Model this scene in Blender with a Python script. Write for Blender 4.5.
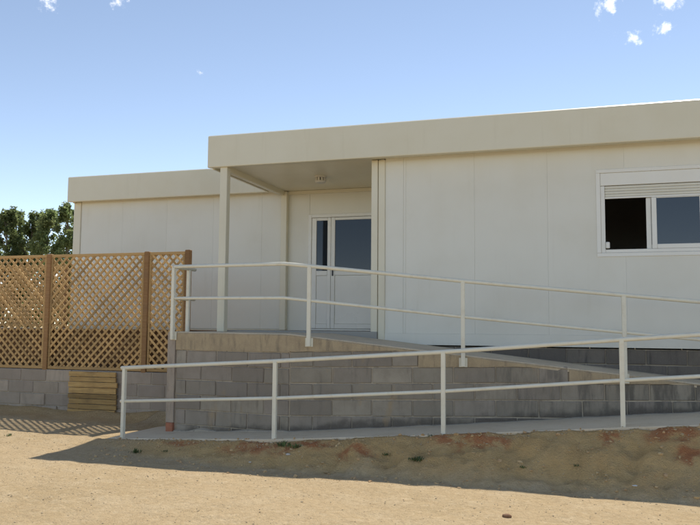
import bpy, bmesh, math, random
import numpy as np
from mathutils import Vector, Matrix, noise

for o in list(bpy.data.objects): bpy.data.objects.remove(o, do_unlink=True)
S = bpy.context.scene
COL = S.collection
rng = random.Random(7)

# ------------------------------------------------------------------ camera
cam = bpy.data.cameras.new('camera'); camo = bpy.data.objects.new('camera', cam); COL.objects.link(camo)
cam.sensor_width = 36.0; cam.lens = 772.0 / 700.0 * 36.0; cam.clip_start = 0.05; cam.clip_end = 3000
CR = Vector((0.95237634, 0.3048194, 0.00802704)); CU = Vector((0.01796378, -0.08236597, 0.99644024)); CF = Vector((-0.30439547, 0.94884192, 0.08391911))
CP = Vector((2.6301, -10.8097, 0.0574))
m = Matrix((CR, CU, -CF)).transposed().to_4x4(); m.translation = CP
camo.matrix_world = m
S.camera = camo

# ------------------------------------------------------------------ sky and sun
SUN = Vector((0.60, 3.05, 4.50)).normalized()
EL = math.asin(SUN.z); AZ = math.atan2(SUN.x, SUN.y)
w = bpy.data.worlds.new('World'); S.world = w; w.use_nodes = True
nt = w.node_tree; nt.nodes.clear()
wo = nt.nodes.new('ShaderNodeOutputWorld'); bg = nt.nodes.new('ShaderNodeBackground')
sky = nt.nodes.new('ShaderNodeTexSky'); sky.sky_type = 'NISHITA'; sky.sun_disc = False
sky.sun_elevation = EL; sky.sun_rotation = AZ; sky.altitude = 0; sky.air_density = 0.5; sky.dust_density = 0.0; sky.ozone_density = 2.0
bg.inputs['Strength'].default_value = 0.15
# a few thin cloud scraps, each at its own direction in the sky
def pix_dir(x, y): return (CF + CR * ((x - 350) / 772.0) - CU * ((y - 262.5) / 772.0)).normalized()
tc = nt.nodes.new('ShaderNodeTexCoord')
nz = nt.nodes.new('ShaderNodeTexNoise'); nz.inputs['Scale'].default_value = 110; nz.inputs['Detail'].default_value = 6; nz.inputs['Roughness'].default_value = 0.62
nt.links.new(tc.outputs['Generated'], nz.inputs['Vector'])
acc = None
for (x, y, rad) in [(608, 5, .028), (633, 39, .019), (664, 30, .021), (668, -2, .030), (47, 3, .022), (119, 0, .020), (612, 33, .013), (200, 73, .010), (560, -40, .03), (60, -60, .04), (760, 40, .035), (830, -30, .05), (-90, 20, .04)]:
    d = nt.nodes.new('ShaderNodeVectorMath'); d.operation = 'DISTANCE'
    nt.links.new(tc.outputs['Generated'], d.inputs[0]); d.inputs[1].default_value = pix_dir(x, y)
    mr = nt.nodes.new('ShaderNodeMapRange'); mr.inputs['From Min'].default_value = 0; mr.inputs['From Max'].default_value = rad
    mr.inputs['To Min'].default_value = 1 if rad > .0165 else .62; mr.inputs['To Max'].default_value = 0
    nt.links.new(d.outputs['Value'], mr.inputs['Value'])
    if acc is None: acc = mr.outputs['Result']
    else:
        mx = nt.nodes.new('ShaderNodeMath'); mx.operation = 'MAXIMUM'; nt.links.new(acc, mx.inputs[0]); nt.links.new(mr.outputs['Result'], mx.inputs[1]); acc = mx.outputs[0]
sq = nt.nodes.new('ShaderNodeMath'); sq.operation = 'MULTIPLY_ADD'; nt.links.new(acc, sq.inputs[0]); sq.inputs[1].default_value = .55; sq.inputs[2].default_value = -.55
mu = nt.nodes.new('ShaderNodeMath'); mu.operation = 'ADD'; nt.links.new(sq.outputs[0], mu.inputs[0]); nt.links.new(nz.outputs['Fac'], mu.inputs[1])
cm = nt.nodes.new('ShaderNodeMapRange'); cm.inputs['From Min'].default_value = .22; cm.inputs['From Max'].default_value = .62; cm.interpolation_type = 'SMOOTHSTEP'
nt.links.new(mu.outputs[0], cm.inputs['Value'])
tint = nt.nodes.new('ShaderNodeMixRGB'); tint.blend_type = 'MULTIPLY'; tint.inputs['Fac'].default_value = 1; tint.inputs['Color2'].default_value = (1.32, 1.07, .83, 1); nt.links.new(sky.outputs['Color'], tint.inputs['Color1'])   # the camera's warm white balance
mix = nt.nodes.new('ShaderNodeMixRGB'); nt.links.new(cm.outputs['Result'], mix.inputs['Fac']); nt.links.new(tint.outputs['Color'], mix.inputs['Color1']); mix.inputs['Color2'].default_value = (5.6, 5.6, 5.6, 1)
nt.links.new(mix.outputs['Color'], bg.inputs['Color']); nt.links.new(bg.outputs['Background'], wo.inputs['Surface'])

sl = bpy.data.lights.new('sun', 'SUN'); so = bpy.data.objects.new('sun', sl); COL.objects.link(so)
sl.energy = 2.45; sl.angle = math.radians(0.53); sl.color = (1.0, 0.95, 0.86)
so.rotation_euler = SUN.to_track_quat('Z', 'Y').to_euler(); so.location = (0, 10, 30)

S.render.engine = 'CYCLES'; S.cycles.diffuse_bounces = 8
S.view_settings.view_transform = 'Standard'; S.view_settings.look = 'None'; S.view_settings.gamma = 1; S.view_settings.use_curve_mapping = False
S.view_settings.exposure = 0.86
S.render.resolution_x = 1024; S.render.resolution_y = 768

# ------------------------------------------------------------------ materials
MATS = {}
class NB:
    def __init__(s, name):
        s.m = bpy.data.materials.new(name); s.m.use_nodes = True; s.t = s.m.node_tree; s.t.nodes.clear()
        s.out = s.n('ShaderNodeOutputMaterial'); s.p = s.n('ShaderNodeBsdfPrincipled'); s.l(s.p.outputs[0], s.out.inputs[0])
        s.geo = s.n('ShaderNodeNewGeometry'); s.oi = s.n('ShaderNodeObjectInfo'); MATS[name] = s.m
    def n(s, t): return s.t.nodes.new(t)
    def l(s, a, b): s.t.links.new(a, b)
    def pos(s, scale=(1, 1, 1), rnd=0.0):
        mp = s.n('ShaderNodeMapping'); mp.inputs['Scale'].default_value = scale; s.l(s.geo.outputs['Position'], mp.inputs['Vector'])
        if rnd:
            mm = s.n('ShaderNodeMath'); mm.operation = 'MULTIPLY'; s.l(s.oi.outputs['Random'], mm.inputs[0]); mm.inputs[1].default_value = rnd
            cb = s.n('ShaderNodeCombineXYZ')
            for i in range(3): s.l(mm.outputs[0], cb.inputs[i])
            s.l(cb.outputs[0], mp.inputs['Location'])
        return mp.outputs[0]
    def noise(s, scale, detail=4, rough=.55, vec=None, dist=0):
        t = s.n('ShaderNodeTexNoise'); t.inputs['Scale'].default_value = scale; t.inputs['Detail'].default_value = detail; t.inputs['Roughness'].default_value = rough; t.inputs['Distortion'].default_value = dist
        s.l(vec if vec is not None else s.geo.outputs['Position'], t.inputs['Vector']); return t.outputs['Fac']
    def ramp(s, v, a, b, lo=0.0, hi=1.0):
        r = s.n('ShaderNodeMapRange'); r.interpolation_type = 'SMOOTHSTEP'
        r.inputs['From Min'].default_value = a; r.inputs['From Max'].default_value = b; r.inputs['To Min'].default_value = lo; r.inputs['To Max'].default_value = hi
        s.l(v, r.inputs['Value']); return r.outputs['Result']
    def mix(s, f, a, b, mode='MIX'):
        x = s.n('ShaderNodeMixRGB'); x.blend_type = mode
        for sock, v in ((x.inputs['Fac'], f), (x.inputs['Color1'], a), (x.inputs['Color2'], b)):
            if isinstance(v, (int, float)): sock.default_value = v
            elif isinstance(v, tuple): sock.default_value = (*v, 1)
            else: s.l(v, sock)
        return x.outputs['Color']
    def math(s, op, a, b=0.0):
        x = s.n('ShaderNodeMath'); x.operation = op
        for i, v in enumerate((a, b)):
            if isinstance(v, (int, float)): x.inputs[i].default_value = v
            else: s.l(v, x.inputs[i])
        return x.outputs[0]
    def val(s, c, f):   # multiply colour by a value socket
        h = s.n('ShaderNodeHueSaturation'); s.l(c, h.inputs['Color']) if not isinstance(c, tuple) else setattr(h.inputs['Color'], 'default_value', (*c, 1)); s.l(f, h.inputs['Value']); return h.outputs['Color']
    def rnd(s, lo, hi): return s.ramp_lin(s.oi.outputs['Random'], lo, hi)
    def ramp_lin(s, v, lo, hi):
        r = s.n('ShaderNodeMapRange'); r.inputs['To Min'].default_value = lo; r.inputs['To Max'].default_value = hi; s.l(v, r.inputs['Value']); return r.outputs['Result']
    def done(s, col, rough=.6, bump=None, bs=.2, bd=.01, spec=.5):
        if isinstance(col, tuple): s.p.inputs['Base Color'].default_value = (*col, 1)
        else: s.l(col, s.p.inputs['Base Color'])
        if isinstance(rough, (int, float)): s.p.inputs['Roughness'].default_value = rough
        else: s.l(rough, s.p.inputs['Roughness'])
        s.p.inputs['Specular IOR Level'].default_value = spec
        if bump is not None:
            b = s.n('ShaderNodeBump'); b.inputs['Strength'].default_value = bs; b.inputs['Distance'].default_value = bd; s.l(bump, b.inputs['Height']); s.l(b.outputs[0], s.p.inputs['Normal'])
        return s.m

def painted(name, c, rough=.42, dirt=.12, streak=True, rv=.02):
    b = NB(name)
    n1 = b.noise(1.3, 5, .6); n2 = b.noise(1.0, 5, .6, b.pos((9, 9, .8))); n3 = b.noise(60, 3)
    col = b.mix(b.math('MULTIPLY', b.ramp(n1, .4, .75), dirt), c, tuple(x * y for x, y in zip(c, (.80, .76, .66))))
    if streak: col = b.mix(b.math('MULTIPLY', b.ramp(n2, .55, .8), dirt), col, tuple(x * y for x, y in zip(c, (.72, .68, .58))))
    col = b.val(col, b.rnd(1 - rv, 1 + rv))
    return b.done(col, b.ramp(n1, .3, .8, rough - .08, rough + .12), b.math('ADD', n3, b.math('MULTIPLY', b.noise(2.2, 2), 6.0)), .08, .004)
painted('panel', (.74, .725, .64), .40, .16)
painted('cream', (.735, .69, .54), .38, .16)
painted('fascia_paint', (.735, .69, .535), .36, .18)
painted('soffit_paint', (.78, .73, .57), .40, .15)
painted('pvc', (.80, .79, .73), .30, .10)
painted('shutter_paint', (.72, .70, .60), .42, .22)
painted('floor_grey', (.34, .33, .30), .7, .4)

def rail_paint():
    b = NB('rail_paint'); n = b.noise(9, 5, .65); n2 = b.noise(38, 4, .7)
    c = b.mix(b.math('MULTIPLY', b.ramp(n, .45, .75), .45), (.78, .75, .62), (.62, .55, .41))
    c = b.mix(b.ramp(n2, .70, .76), c, (.26, .17, .10))
    b.done(c, .45, n2, .15, .002)
rail_paint()

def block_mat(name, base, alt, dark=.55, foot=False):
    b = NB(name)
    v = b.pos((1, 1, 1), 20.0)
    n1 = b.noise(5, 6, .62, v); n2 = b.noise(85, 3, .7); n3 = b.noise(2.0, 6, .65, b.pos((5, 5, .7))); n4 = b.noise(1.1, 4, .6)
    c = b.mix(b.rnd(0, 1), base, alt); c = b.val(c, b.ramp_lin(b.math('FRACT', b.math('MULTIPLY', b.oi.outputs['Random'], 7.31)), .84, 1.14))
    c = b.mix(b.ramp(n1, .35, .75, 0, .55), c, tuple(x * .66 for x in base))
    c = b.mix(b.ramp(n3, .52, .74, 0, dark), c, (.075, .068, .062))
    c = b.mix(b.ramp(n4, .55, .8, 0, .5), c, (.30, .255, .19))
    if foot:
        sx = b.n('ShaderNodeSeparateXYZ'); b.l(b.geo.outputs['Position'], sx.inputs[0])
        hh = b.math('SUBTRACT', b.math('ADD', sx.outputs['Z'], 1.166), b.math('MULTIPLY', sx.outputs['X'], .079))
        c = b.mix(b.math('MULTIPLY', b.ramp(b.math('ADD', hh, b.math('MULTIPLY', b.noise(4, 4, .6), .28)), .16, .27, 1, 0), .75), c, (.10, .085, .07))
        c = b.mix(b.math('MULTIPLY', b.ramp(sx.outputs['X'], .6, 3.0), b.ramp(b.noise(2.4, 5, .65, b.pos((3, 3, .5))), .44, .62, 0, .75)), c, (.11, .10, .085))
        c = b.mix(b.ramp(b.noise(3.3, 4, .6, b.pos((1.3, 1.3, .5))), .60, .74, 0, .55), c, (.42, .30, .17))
    c = b.mix(b.ramp(n2, .56, .8, 0, .45), c, (.46, .41, .34))
    b.done(c, .92, b.math('ADD', n2, b.math('MULTIPLY', n1, 1.5)), .55, .006, .2)
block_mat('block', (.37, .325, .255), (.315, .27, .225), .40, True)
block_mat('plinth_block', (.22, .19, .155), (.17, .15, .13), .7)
block_mat('fence_block', (.47, .385, .295), (.39, .32, .26), .22)

def rough_mat(name, c, c2, c3, rough=.92, sc=1.0, bs=.5):
    b = NB(name)
    n1 = b.noise(2.2 * sc, 6, .65); n2 = b.noise(70, 4, .7); n3 = b.noise(1.6 * sc, 5, .6, b.pos((4, 4, .8)))
    col = b.mix(b.ramp(n1, .35, .7), c, c2); col = b.mix(b.ramp(n3, .5, .75, 0, .8), col, c3)
    col = b.mix(b.ramp(n2, .45, .8, 0, .35), col, tuple(min(1, x * 1.4) for x in c))
    b.done(col, rough, b.math('ADD', n2, b.math('MULTIPLY', n1, 2)), bs, .006, .2)
rough_mat('mortar', (.50, .43, .33), (.38, .325, .255), (.22, .19, .15), sc=2.5)
rough_mat('tan_concrete', (.47, .37, .235), (.39, .305, .20), (.22, .18, .13), sc=2.2)
rough_mat('deck_concrete', (.62, .53, .39), (.55, .46, .33), (.42, .35, .24))
rough_mat('path_concrete', (.72, .605, .435), (.68, .56, .39), (.61, .49, .325))
rough_mat('pillar_concrete', (.40, .335, .27), (.46, .375, .29), (.28, .23, .18), sc=3, bs=.9)
rough_mat('red_brick', (.46, .19, .11), (.36, .15, .09), (.30, .21, .16), sc=6)

def wood_mat(name, c, c2, c3, rv=(.72, 1.22)):
    b = NB(name); tcn = b.n('ShaderNodeTexCoord')
    mp = b.n('ShaderNodeMapping'); mp.inputs['Scale'].default_value = (1.2, 22, 22)
    b.l(tcn.outputs['Object'], mp.inputs['Vector'])
    mm = b.math('MULTIPLY', b.oi.outputs['Random'], 50.0); cb = b.n('ShaderNodeCombineXYZ'); b.l(mm, cb.inputs[0]); b.l(mm, cb.inputs[1]); b.l(cb.outputs[0], mp.inputs['Location'])
    g = b.noise(2.5, 6, .65, mp.outputs[0], .6); n2 = b.noise(4, 4)
    col = b.mix(b.ramp(g, .3, .7), c, c2); col = b.mix(b.ramp(n2, .5, .8, 0, .6), col, c3)
    col = b.val(col, b.rnd(*rv))
    b.done(col, .68, g, .3, .002, .3)
wood_mat('lattice_wood', (.60, .385, .165), (.47, .285, .11), (.42, .28, .14))
wood_mat('post_wood', (.36, .20, .085), (.28, .145, .055), (.25, .15, .08))
wood_mat('terrace_wood', (.26, .155, .075), (.20, .115, .055), (.15, .095, .055))
wood_mat('plank_wood', (.56, .365, .14), (.36, .215, .08), (.17, .105, .05), (.6, 1.3))

def glass(name, c, ior, rough=.03):
    b = NB(name); b.p.inputs['IOR'].default_value = ior
    n = b.noise(1.2, 2); b.done(c, rough, n, .05, .01, .5)
glass('window_glass', (.014, .022, .032), 1.62)
glass('door_glass', (.008, .014, .024), 1.48)
b = NB('dark_metal'); b.done(b.val((.03, .03, .032), b.rnd(.9, 1.1)), .4)
b = NB('lamp_plastic'); b.done(b.mix(b.noise(30), (.66, .64, .58), (.58, .55, .48)), .4)
b = NB('room_wall'); b.done(b.mix(b.noise(2), (.45, .44, .42), (.52, .50, .47)), .8)

def soil():
    b = NB('soil')
    P = b.geo.outputs['Position']
    big = b.noise(.45, 5, .6); mid = b.noise(2.6, 6, .62); fine = b.noise(42, 5, .75); grit = b.noise(150, 2, .6)
    c = b.mix(b.ramp(big, .35, .68), (.54, .40, .23), (.49, .36, .20))
    c = b.mix(b.ramp(mid, .42, .72, 0, .7), c, (.59, .455, .28))
    lump = b.noise(17, 4, .68, b.pos((1, .8, 1))); lump2 = b.noise(55, 3, .7)
    c = b.mix(b.ramp(lump, .50, .68, 0, .50), c, (.385, .272, .15))
    c = b.mix(b.ramp(lump, .34, .46, .45, 0), c, (.66, .52, .33))
    c = b.mix(b.ramp(lump2, .52, .68, 0, .40), c, (.32, .22, .12))
    c = b.mix(b.ramp(fine, .28, .40, .5, 0), c, (.62, .54, .39))
    # vertex attributes: 'bank' = cut earth beside the path, 'yard' = other bare earth
    at = b.n('ShaderNodeAttribute'); at.attribute_name = 'bank'
    bank = at.outputs['Fac']
    bc = b.mix(b.ramp(mid, .35, .7), (.64, .42, .185), (.70, .485, .23))
    bc = b.mix(b.ramp(b.noise(9, 5, .7), .5, .75, 0, .45), bc, (.50, .32, .15))
    ra = b.n('ShaderNodeAttribute'); ra.attribute_name = 'clay'; red = b.math('MULTIPLY', ra.outputs['Fac'], b.ramp(b.noise(6, 5, .68), .36, .58))
    bc = b.mix(b.math('MULTIPLY', red, .8), bc, (.48, .165, .07))
    bc = b.mix(b.ramp(fine, .55, .75, 0, .5), bc, (.56, .43, .27))
    c = b.mix(bank, c, bc)
    h = b.math('ADD', b.math('MULTIPLY', mid, 2.0), b.math('ADD', b.math('MULTIPLY', lump, 1.6), b.math('ADD', lump2, b.math('MULTIPLY', fine, .6))))
    h = b.math('MULTIPLY', h, b.ramp_lin(bank, 1.0, 3.0))
    b.done(c, .96, h, .62, .028, .12)
soil()
b = NB('pebble'); b.done(b.val(b.mix(b.noise(9, 2), (.48, .365, .22), (.42, .33, .21)), b.ramp_lin(b.noise(14, 2), .7, 1.35)), .9)
b = NB('clod_earth'); b.done(b.val(b.mix(b.ramp(b.noise(2.5, 3), .4, .65), (.58, .42, .22), (.54, .35, .18)), b.ramp_lin(b.noise(16, 2), .65, 1.3)), .95, b.noise(90), .5)
b = NB('pale_stone'); b.done(b.mix(b.noise(40), (.55, .5, .43), (.62, .58, .5)), .9)
b = NB('brown_clod'); b.done(b.mix(b.noise(40), (.20, .10, .05), (.28, .16, .09)), .95)
b = NB('paper'); b.done(b.mix(b.noise(20), (.75, .75, .72), (.68, .67, .62)), .8)
b = NB('weed'); b.done(b.val(b.mix(b.noise(25), (.07, .115, .03), (.12, .15, .045)), b.rnd(.8, 1.2)), .7)
b = NB('bark'); b.done(b.mix(b.noise(20), (.12, .10, .075), (.2, .17, .13)), .9, b.noise(40), .5)
def leaf():
    b = NB('leaf'); n = b.noise(1.1, 3); n2 = b.noise(6, 2)
    c = b.mix(b.ramp(n, .35, .65), (.11, .14, .06), (.15, .17, .08)); c = b.val(c, b.ramp_lin(n2, .55, 1.45)); c = b.val(c, b.rnd(.8, 1.2))
    tr = b.n('ShaderNodeBsdfTranslucent'); b.l(b.mix(1.0, c, (2.6, 2.6, 2.3), 'MULTIPLY'), tr.inputs['Color']); b.done(c, .55, spec=.35)
    ms = b.n('ShaderNodeMixShader'); ms.inputs[0].default_value = .55; b.l(b.p.outputs[0], ms.inputs[1]); b.l(tr.outputs[0], ms.inputs[2]); b.l(ms.outputs[0], b.out.inputs[0])
leaf()

# ------------------------------------------------------------------ mesh helpers
W = {}
def mesh_from(bm, name, smooth=False):
    me = bpy.data.meshes.new(name); bmesh.ops.recalc_face_normals(bm, faces=bm.faces[:]); bm.to_mesh(me); bm.free()
    if smooth:
        for p in me.polygons: p.use_smooth = True
    return me
def link(name, me, mat=None, parent=None, M=None):
    o = bpy.data.objects.new(name, me); COL.objects.link(o)
    M = M or Matrix()
    if parent is not None:
        o.parent = parent; o.matrix_parent_inverse = W[parent.name].inverted()
    o.matrix_basis = M; W[o.name] = M
    if mat and me is not None and len(me.materials) == 0: me.materials.append(MATS[mat])
    return o
def thing(name, label, cat, loc, group=None):
    o = link(name, None, None, None, Matrix.Translation(loc)); return tag(o, label, cat, group)
def tag(o, label, cat, group=None):
    o['label'] = label; o['category'] = cat
    if group: o['group'] = group
    return o
def struct(o, kind='structure'): o['kind'] = kind; return o
def add_box(bm, x0, x1, y0, y1, z0, z1):
    vs = [bm.verts.new((x, y, z)) for z in (z0, z1) for y in (y0, y1) for x in (x0, x1)]
    for f in ((0, 2, 3, 1), (4, 5, 7, 6), (0, 1, 5, 4), (2, 6, 7, 3), (0, 4, 6, 2), (1, 3, 7, 5)): bm.faces.new([vs[i] for i in f])
    return vs
def bevel(bm, r, seg=1):
    if r > 0: bmesh.ops.bevel(bm, geom=bm.edges[:], offset=r, segments=seg, affect='EDGES', profile=.5, clamp_overlap=True)
def box(name, x0, x1, y0, y1, z0, z1, mat, parent, bev=.004, seg=1):
    """box in world coordinates; its origin sits at its own centre"""
    c = Vector(((x0 + x1) / 2, (y0 + y1) / 2, (z0 + z1) / 2)); bm = bmesh.new()
    add_box(bm, x0 - c.x, x1 - c.x, y0 - c.y, y1 - c.y, z0 - c.z, z1 - c.z); bevel(bm, bev, seg)
    return link(name, mesh_from(bm, name), mat, parent, Matrix.Translation(c))
def boxes(name, lst, mat, parent, bev=0):
    bm = bmesh.new()
    for a in lst:
        b2 = bmesh.new(); add_box(b2, *a); bevel(b2, bev); me = bpy.data.meshes.new('t'); b2.to_mesh(me); b2.free(); bm.from_mesh(me); bpy.data.meshes.remove(me)
    return link(name, mesh_from(bm, name), mat, parent)
def tube(name, pts, r, mat, parent, n=12):
    pts = [Vector(p) for p in pts]; bm = bmesh.new(); rings = []
    c0 = pts[0].copy()
    for i, p in enumerate(pts):
        if i == 0: t = (pts[1] - p).normalized(); k = 1
        elif i == len(pts) - 1: t = (p - pts[i - 1]).normalized(); k = 1
        else:
            a = (p - pts[i - 1]).normalized(); c = (pts[i + 1] - p).normalized(); t = (a + c).normalized(); k = 1
        s = t.cross(Vector((0, 0, 1))).normalized(); u = s.cross(t).normalized()
        rings.append([bm.verts.new(p - c0 + (s * math.cos(q) + u * math.sin(q)) * r * k) for q in (2 * math.pi * j / n for j in range(n))])
    for a, c in zip(rings, rings[1:]):
        for j in range(n): bm.faces.new((a[j], a[(j + 1) % n], c[(j + 1) % n], c[j]))
    bm.faces.new(rings[0]); bm.faces.new(rings[-1])
    me = mesh_from(bm, name)
    for p in me.polygons: p.use_smooth = len(p.vertices) == 4
    return link(name, me, mat, parent, Matrix.Translation(c0))
def prism(name, poly, zlo, zhi, mat, parent):
    """poly: list of xy (ccw); zlo/zhi functions or numbers"""
    f = lambda z, x, y: z(x, y) if callable(z) else z
    bm = bmesh.new(); lo = [bm.verts.new((x, y, f(zlo, x, y))) for x, y in poly]; hi = [bm.verts.new((x, y, f(zhi, x, y))) for x, y in poly]
    n = len(poly); bm.faces.new(hi); bm.faces.new(lo[::-1])
    for i in range(n): bm.faces.new((lo[i], lo[(i + 1) % n], hi[(i + 1) % n], hi[i]))
    bmesh.ops.triangulate(bm, faces=[q for q in bm.faces if len(q.verts) > 4])
    return link(name, mesh_from(bm, name), mat, parent)

# block meshes, shared
def rough_block(L, H, D, seed, ch=.008):
    r = random.Random(seed); bm = bmesh.new(); add_box(bm, -L / 2, L / 2, -D / 2, D / 2, -H / 2, H / 2); bevel(bm, ch)
    for v in bm.verts: v.co += Vector((r.uniform(-1, 1) * .004, r.uniform(-1, 1) * .003, r.uniform(-1, 1) * .004))
    return mesh_from(bm, 'block')
def block_set(mat):
    out = []
    for i in range(5):
        me = rough_block(.488, .186, .10, 40 + i); me.materials.append(MATS[mat]); out.append(me)
    return out

# ------------------------------------------------------------------ layout numbers (metres; porch floor z = 0, main facade y = 0)
GZ = -1.48
WB = Vector((-1.08, -1.70)); WR = Vector((5.2, -1.17 + 2.1 * (.53 / 4.18))); WL = Vector((-3.0, -1.397))   # ramp retaining wall line
OUT = [(-5.4, -1.75, -1.405), (-4.6, -1.86, -1.405), (-3.3, -2.05, -1.395), (-1.0, -2.40, -1.245), (0.99, -2.34, -1.10), (2.86, -2.29, -.942), (5.3, -2.21, -.755), (7.0, -2.15, -.72)]
def lerp_tab(tab, x, k):
    if x <= tab[0][0]: return tab[0][k]
    for a, c in zip(tab, tab[1:]):
        if x <= c[0]: t = (x - a[0]) / (c[0] - a[0]); return a[k] + (c[k] - a[k]) * t
    return tab[-1][k]
def out_y(x): return lerp_tab(OUT, x, 1)
def path_z(x): return lerp_tab(OUT, x, 2)
def wall_y(x): return WL.y + (WB.y - WL.y) * (x - WL.x) / (WB.x - WL.x) if x < WB.x else WB.y + (WR.y - WB.y) * (x - WB.x) / (WR.x - WB.x)
def deck_z(x): return -.026 - .006 * min(0, x + 1.1) if x < -1.1 else max(-.026 - .1085 * (x + 1.1), -.71)
def smooth(a, c, x): t = min(1, max(0, (x - a) / (c - a))); return t * t * (3 - 2 * t)

# ------------------------------------------------------------------ ground
def ground_z(x, y):
    n = noise.noise((x * .35, y * .35, 3.1)) * .03 + noise.noise((x * 1.3, y * 1.3, .7)) * .012 + noise.noise((x * 4, y * 4, 9)) * .011 + noise.noise((x * 14, y * 14, 5)) * .0035
    far = smooth(14, 40, math.hypot(x, y + 3)); n *= (1 - far)
    base = GZ + .10 * smooth(-3.4, -.6, y) * (1 - smooth(-3.4, -2.0, x)) + .05 * smooth(-4.8, -7.5, x) * smooth(-3, -.5, y)
    bank = 0.0
    oy = out_y(x); d = oy - y
    if y > .06: z = -.75 + n; return z, 0.35
    pz = path_z(x)
    on = smooth(-3.95, -3.45, x)
    heap = math.exp(-((y + .05) / .30) ** 2) * (.06 + .05 * noise.noise((x * 1.7, 1, 1)) + .07 * math.exp(-((x + 3.7) / .7) ** 2))
    if on > 0:
        wob = noise.noise((x * 1.1, 2.0, 4)) * .16 + noise.noise((x * 3.3, 7.0, 4)) * .06
        hb = max(.0, pz - .008 - base); wd = .42 + 1.0 * hb + wob
        if d > 0:
            t = min(1, d / wd); prof = 1 - t * t * (3 - 2 * t) if hb < .12 else (1 - t) ** 1.25 * (1 + .25 * math.sin(math.pi * t))
            zz = base + hb * prof + (noise.noise((x * 3.3, y * 3.3, 2)) * .085 + noise.noise((x * 8, y * 8, 6)) * .055 + noise.noise((x * 17, y * 17, 1)) * .026) * min(1, hb * 3.2) * math.sin(math.pi * min(1, t * 1.0)) ** .6
            zz -= (.10 * hb * max(0, 1 - 3.2 * abs(noise.noise((x * 1.6 + d * .5, d * .35, 11)))) + .05 * hb * max(0, 1 - 3 * abs(noise.noise((x * 4.1 + d, d * .6, 17))))) * math.sin(math.pi * t)
            bank = (1 - smooth(.55, 1.05, d / wd + noise.noise((x * 2.2, y * 2.2, 1)) * .12)) * smooth(.03, .2, hb + .05)
            z = base + n + (zz - base) * on
        else:
            z = (base + n + heap) * (1 - on) + (pz - .07 + heap * 1.6) * on; bank = .3 * on
        return z, bank * on
    # loose heap against the wall under the fence
    return base + n + heap, .55 * smooth(-1.2, -.5, y + noise.noise((x * 2, y * 2, 0)) * .3)
def axis(lo, hi, step, far):
    a = list(np.arange(lo, hi + 1e-6, step)); s = step; v = hi; up = []
    while v < far: s *= 1.35; v += s; up.append(v)
    s = step; v = lo; dn = []
    while v > -far: s *= 1.35; v -= s; dn.append(v)
    return dn[::-1] + a + up
xs = axis(-8.6, 5.6, .04, 900); ys = axis(-7.2, .3, .03, 900)
verts = []; bankv = []
for y in ys:
    for x in xs:
        z, bk = ground_z(x, y); verts.append((x, y, z)); bankv.append(bk)
nx = len(xs); faces = [(j * nx + i, j * nx + i + 1, (j + 1) * nx + i + 1, (j + 1) * nx + i) for j in range(len(ys) - 1) for i in range(nx - 1)]
gm = bpy.data.meshes.new('ground'); gm.from_pydata(verts, [], faces)
for p in gm.polygons: p.use_smooth = True
CLAY = [(-1.15, .16, .55, .16), (-.55, .12, .35, .12), (.05, .30, .30, .10), (1.05, .10, .22, .14), (1.42, .12, .28, .18), (2.72, .15, .14, .16), (3.55, .10, .5, .18), (3.45, .38, .18, .10), (-2.2, .12, .3, .07)]
def clay(x, y):
    d = out_y(x) - y; v = 0
    for cx_, cd, rx, rd in CLAY: v = max(v, 1.35 - math.hypot((x - cx_ + .25 * (d - cd)) / rx, (d - cd) / rd) * .8 + .5 * noise.noise((x * 3, y * 3, 4)))
    return smooth(.35, .9, v)
ca = gm.attributes.new('clay', 'FLOAT', 'POINT'); ca.data.foreach_set('value', [clay(v[0], v[1]) if (-4 < v[0] < 5 and -4 < v[1] < -1.5) else 0.0 for v in verts])
at = gm.attributes.new('bank', 'FLOAT', 'POINT'); at.data.foreach_set('value', bankv)
g = link('ground', gm, 'soil'); struct(g); g['label'] = 'bare sandy ground with an eroded reddish earth bank below the path'

# concrete path at the foot of the ramp
bm = bmesh.new(); rows = []
px = sorted(set([-3.8 + .1 * i for i in range(8)] + [-3.0 + .2 * i for i in range(52)] + [-1.08, -1.0]))
for x in px:
    fade = smooth(-3.4, -3.8, x)
    oy = out_y(x) + .012 * noise.noise((x * 3, 0, 5)); iy = (wall_y(x) + .04) if x > -3.0 else (wall_y(-3.0) + .25 + .35 * smooth(-3.02, -3.4, x))
    z = path_z(x) - .09 * fade
    rows.append([bm.verts.new((x, oy, z - .25)), bm.verts.new((x, oy, z - .012)), bm.verts.new((x, oy + .012, z)), bm.verts.new((x, (oy + iy) / 2, z + .006)), bm.verts.new((x, iy, z + .004)), bm.verts.new((x, iy, z - .25))])
for a, c in zip(rows, rows[1:]):
    for i in range(5): bm.faces.new((a[i], c[i], c[i + 1], a[i + 1]))
bm.faces.new(rows[0]); bm.faces.new(rows[-1])
pth = struct(link('path', mesh_from(bm, 'path'), 'path_concrete')); pth['label'] = 'narrow concrete path climbing along the foot of the block ramp'

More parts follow.
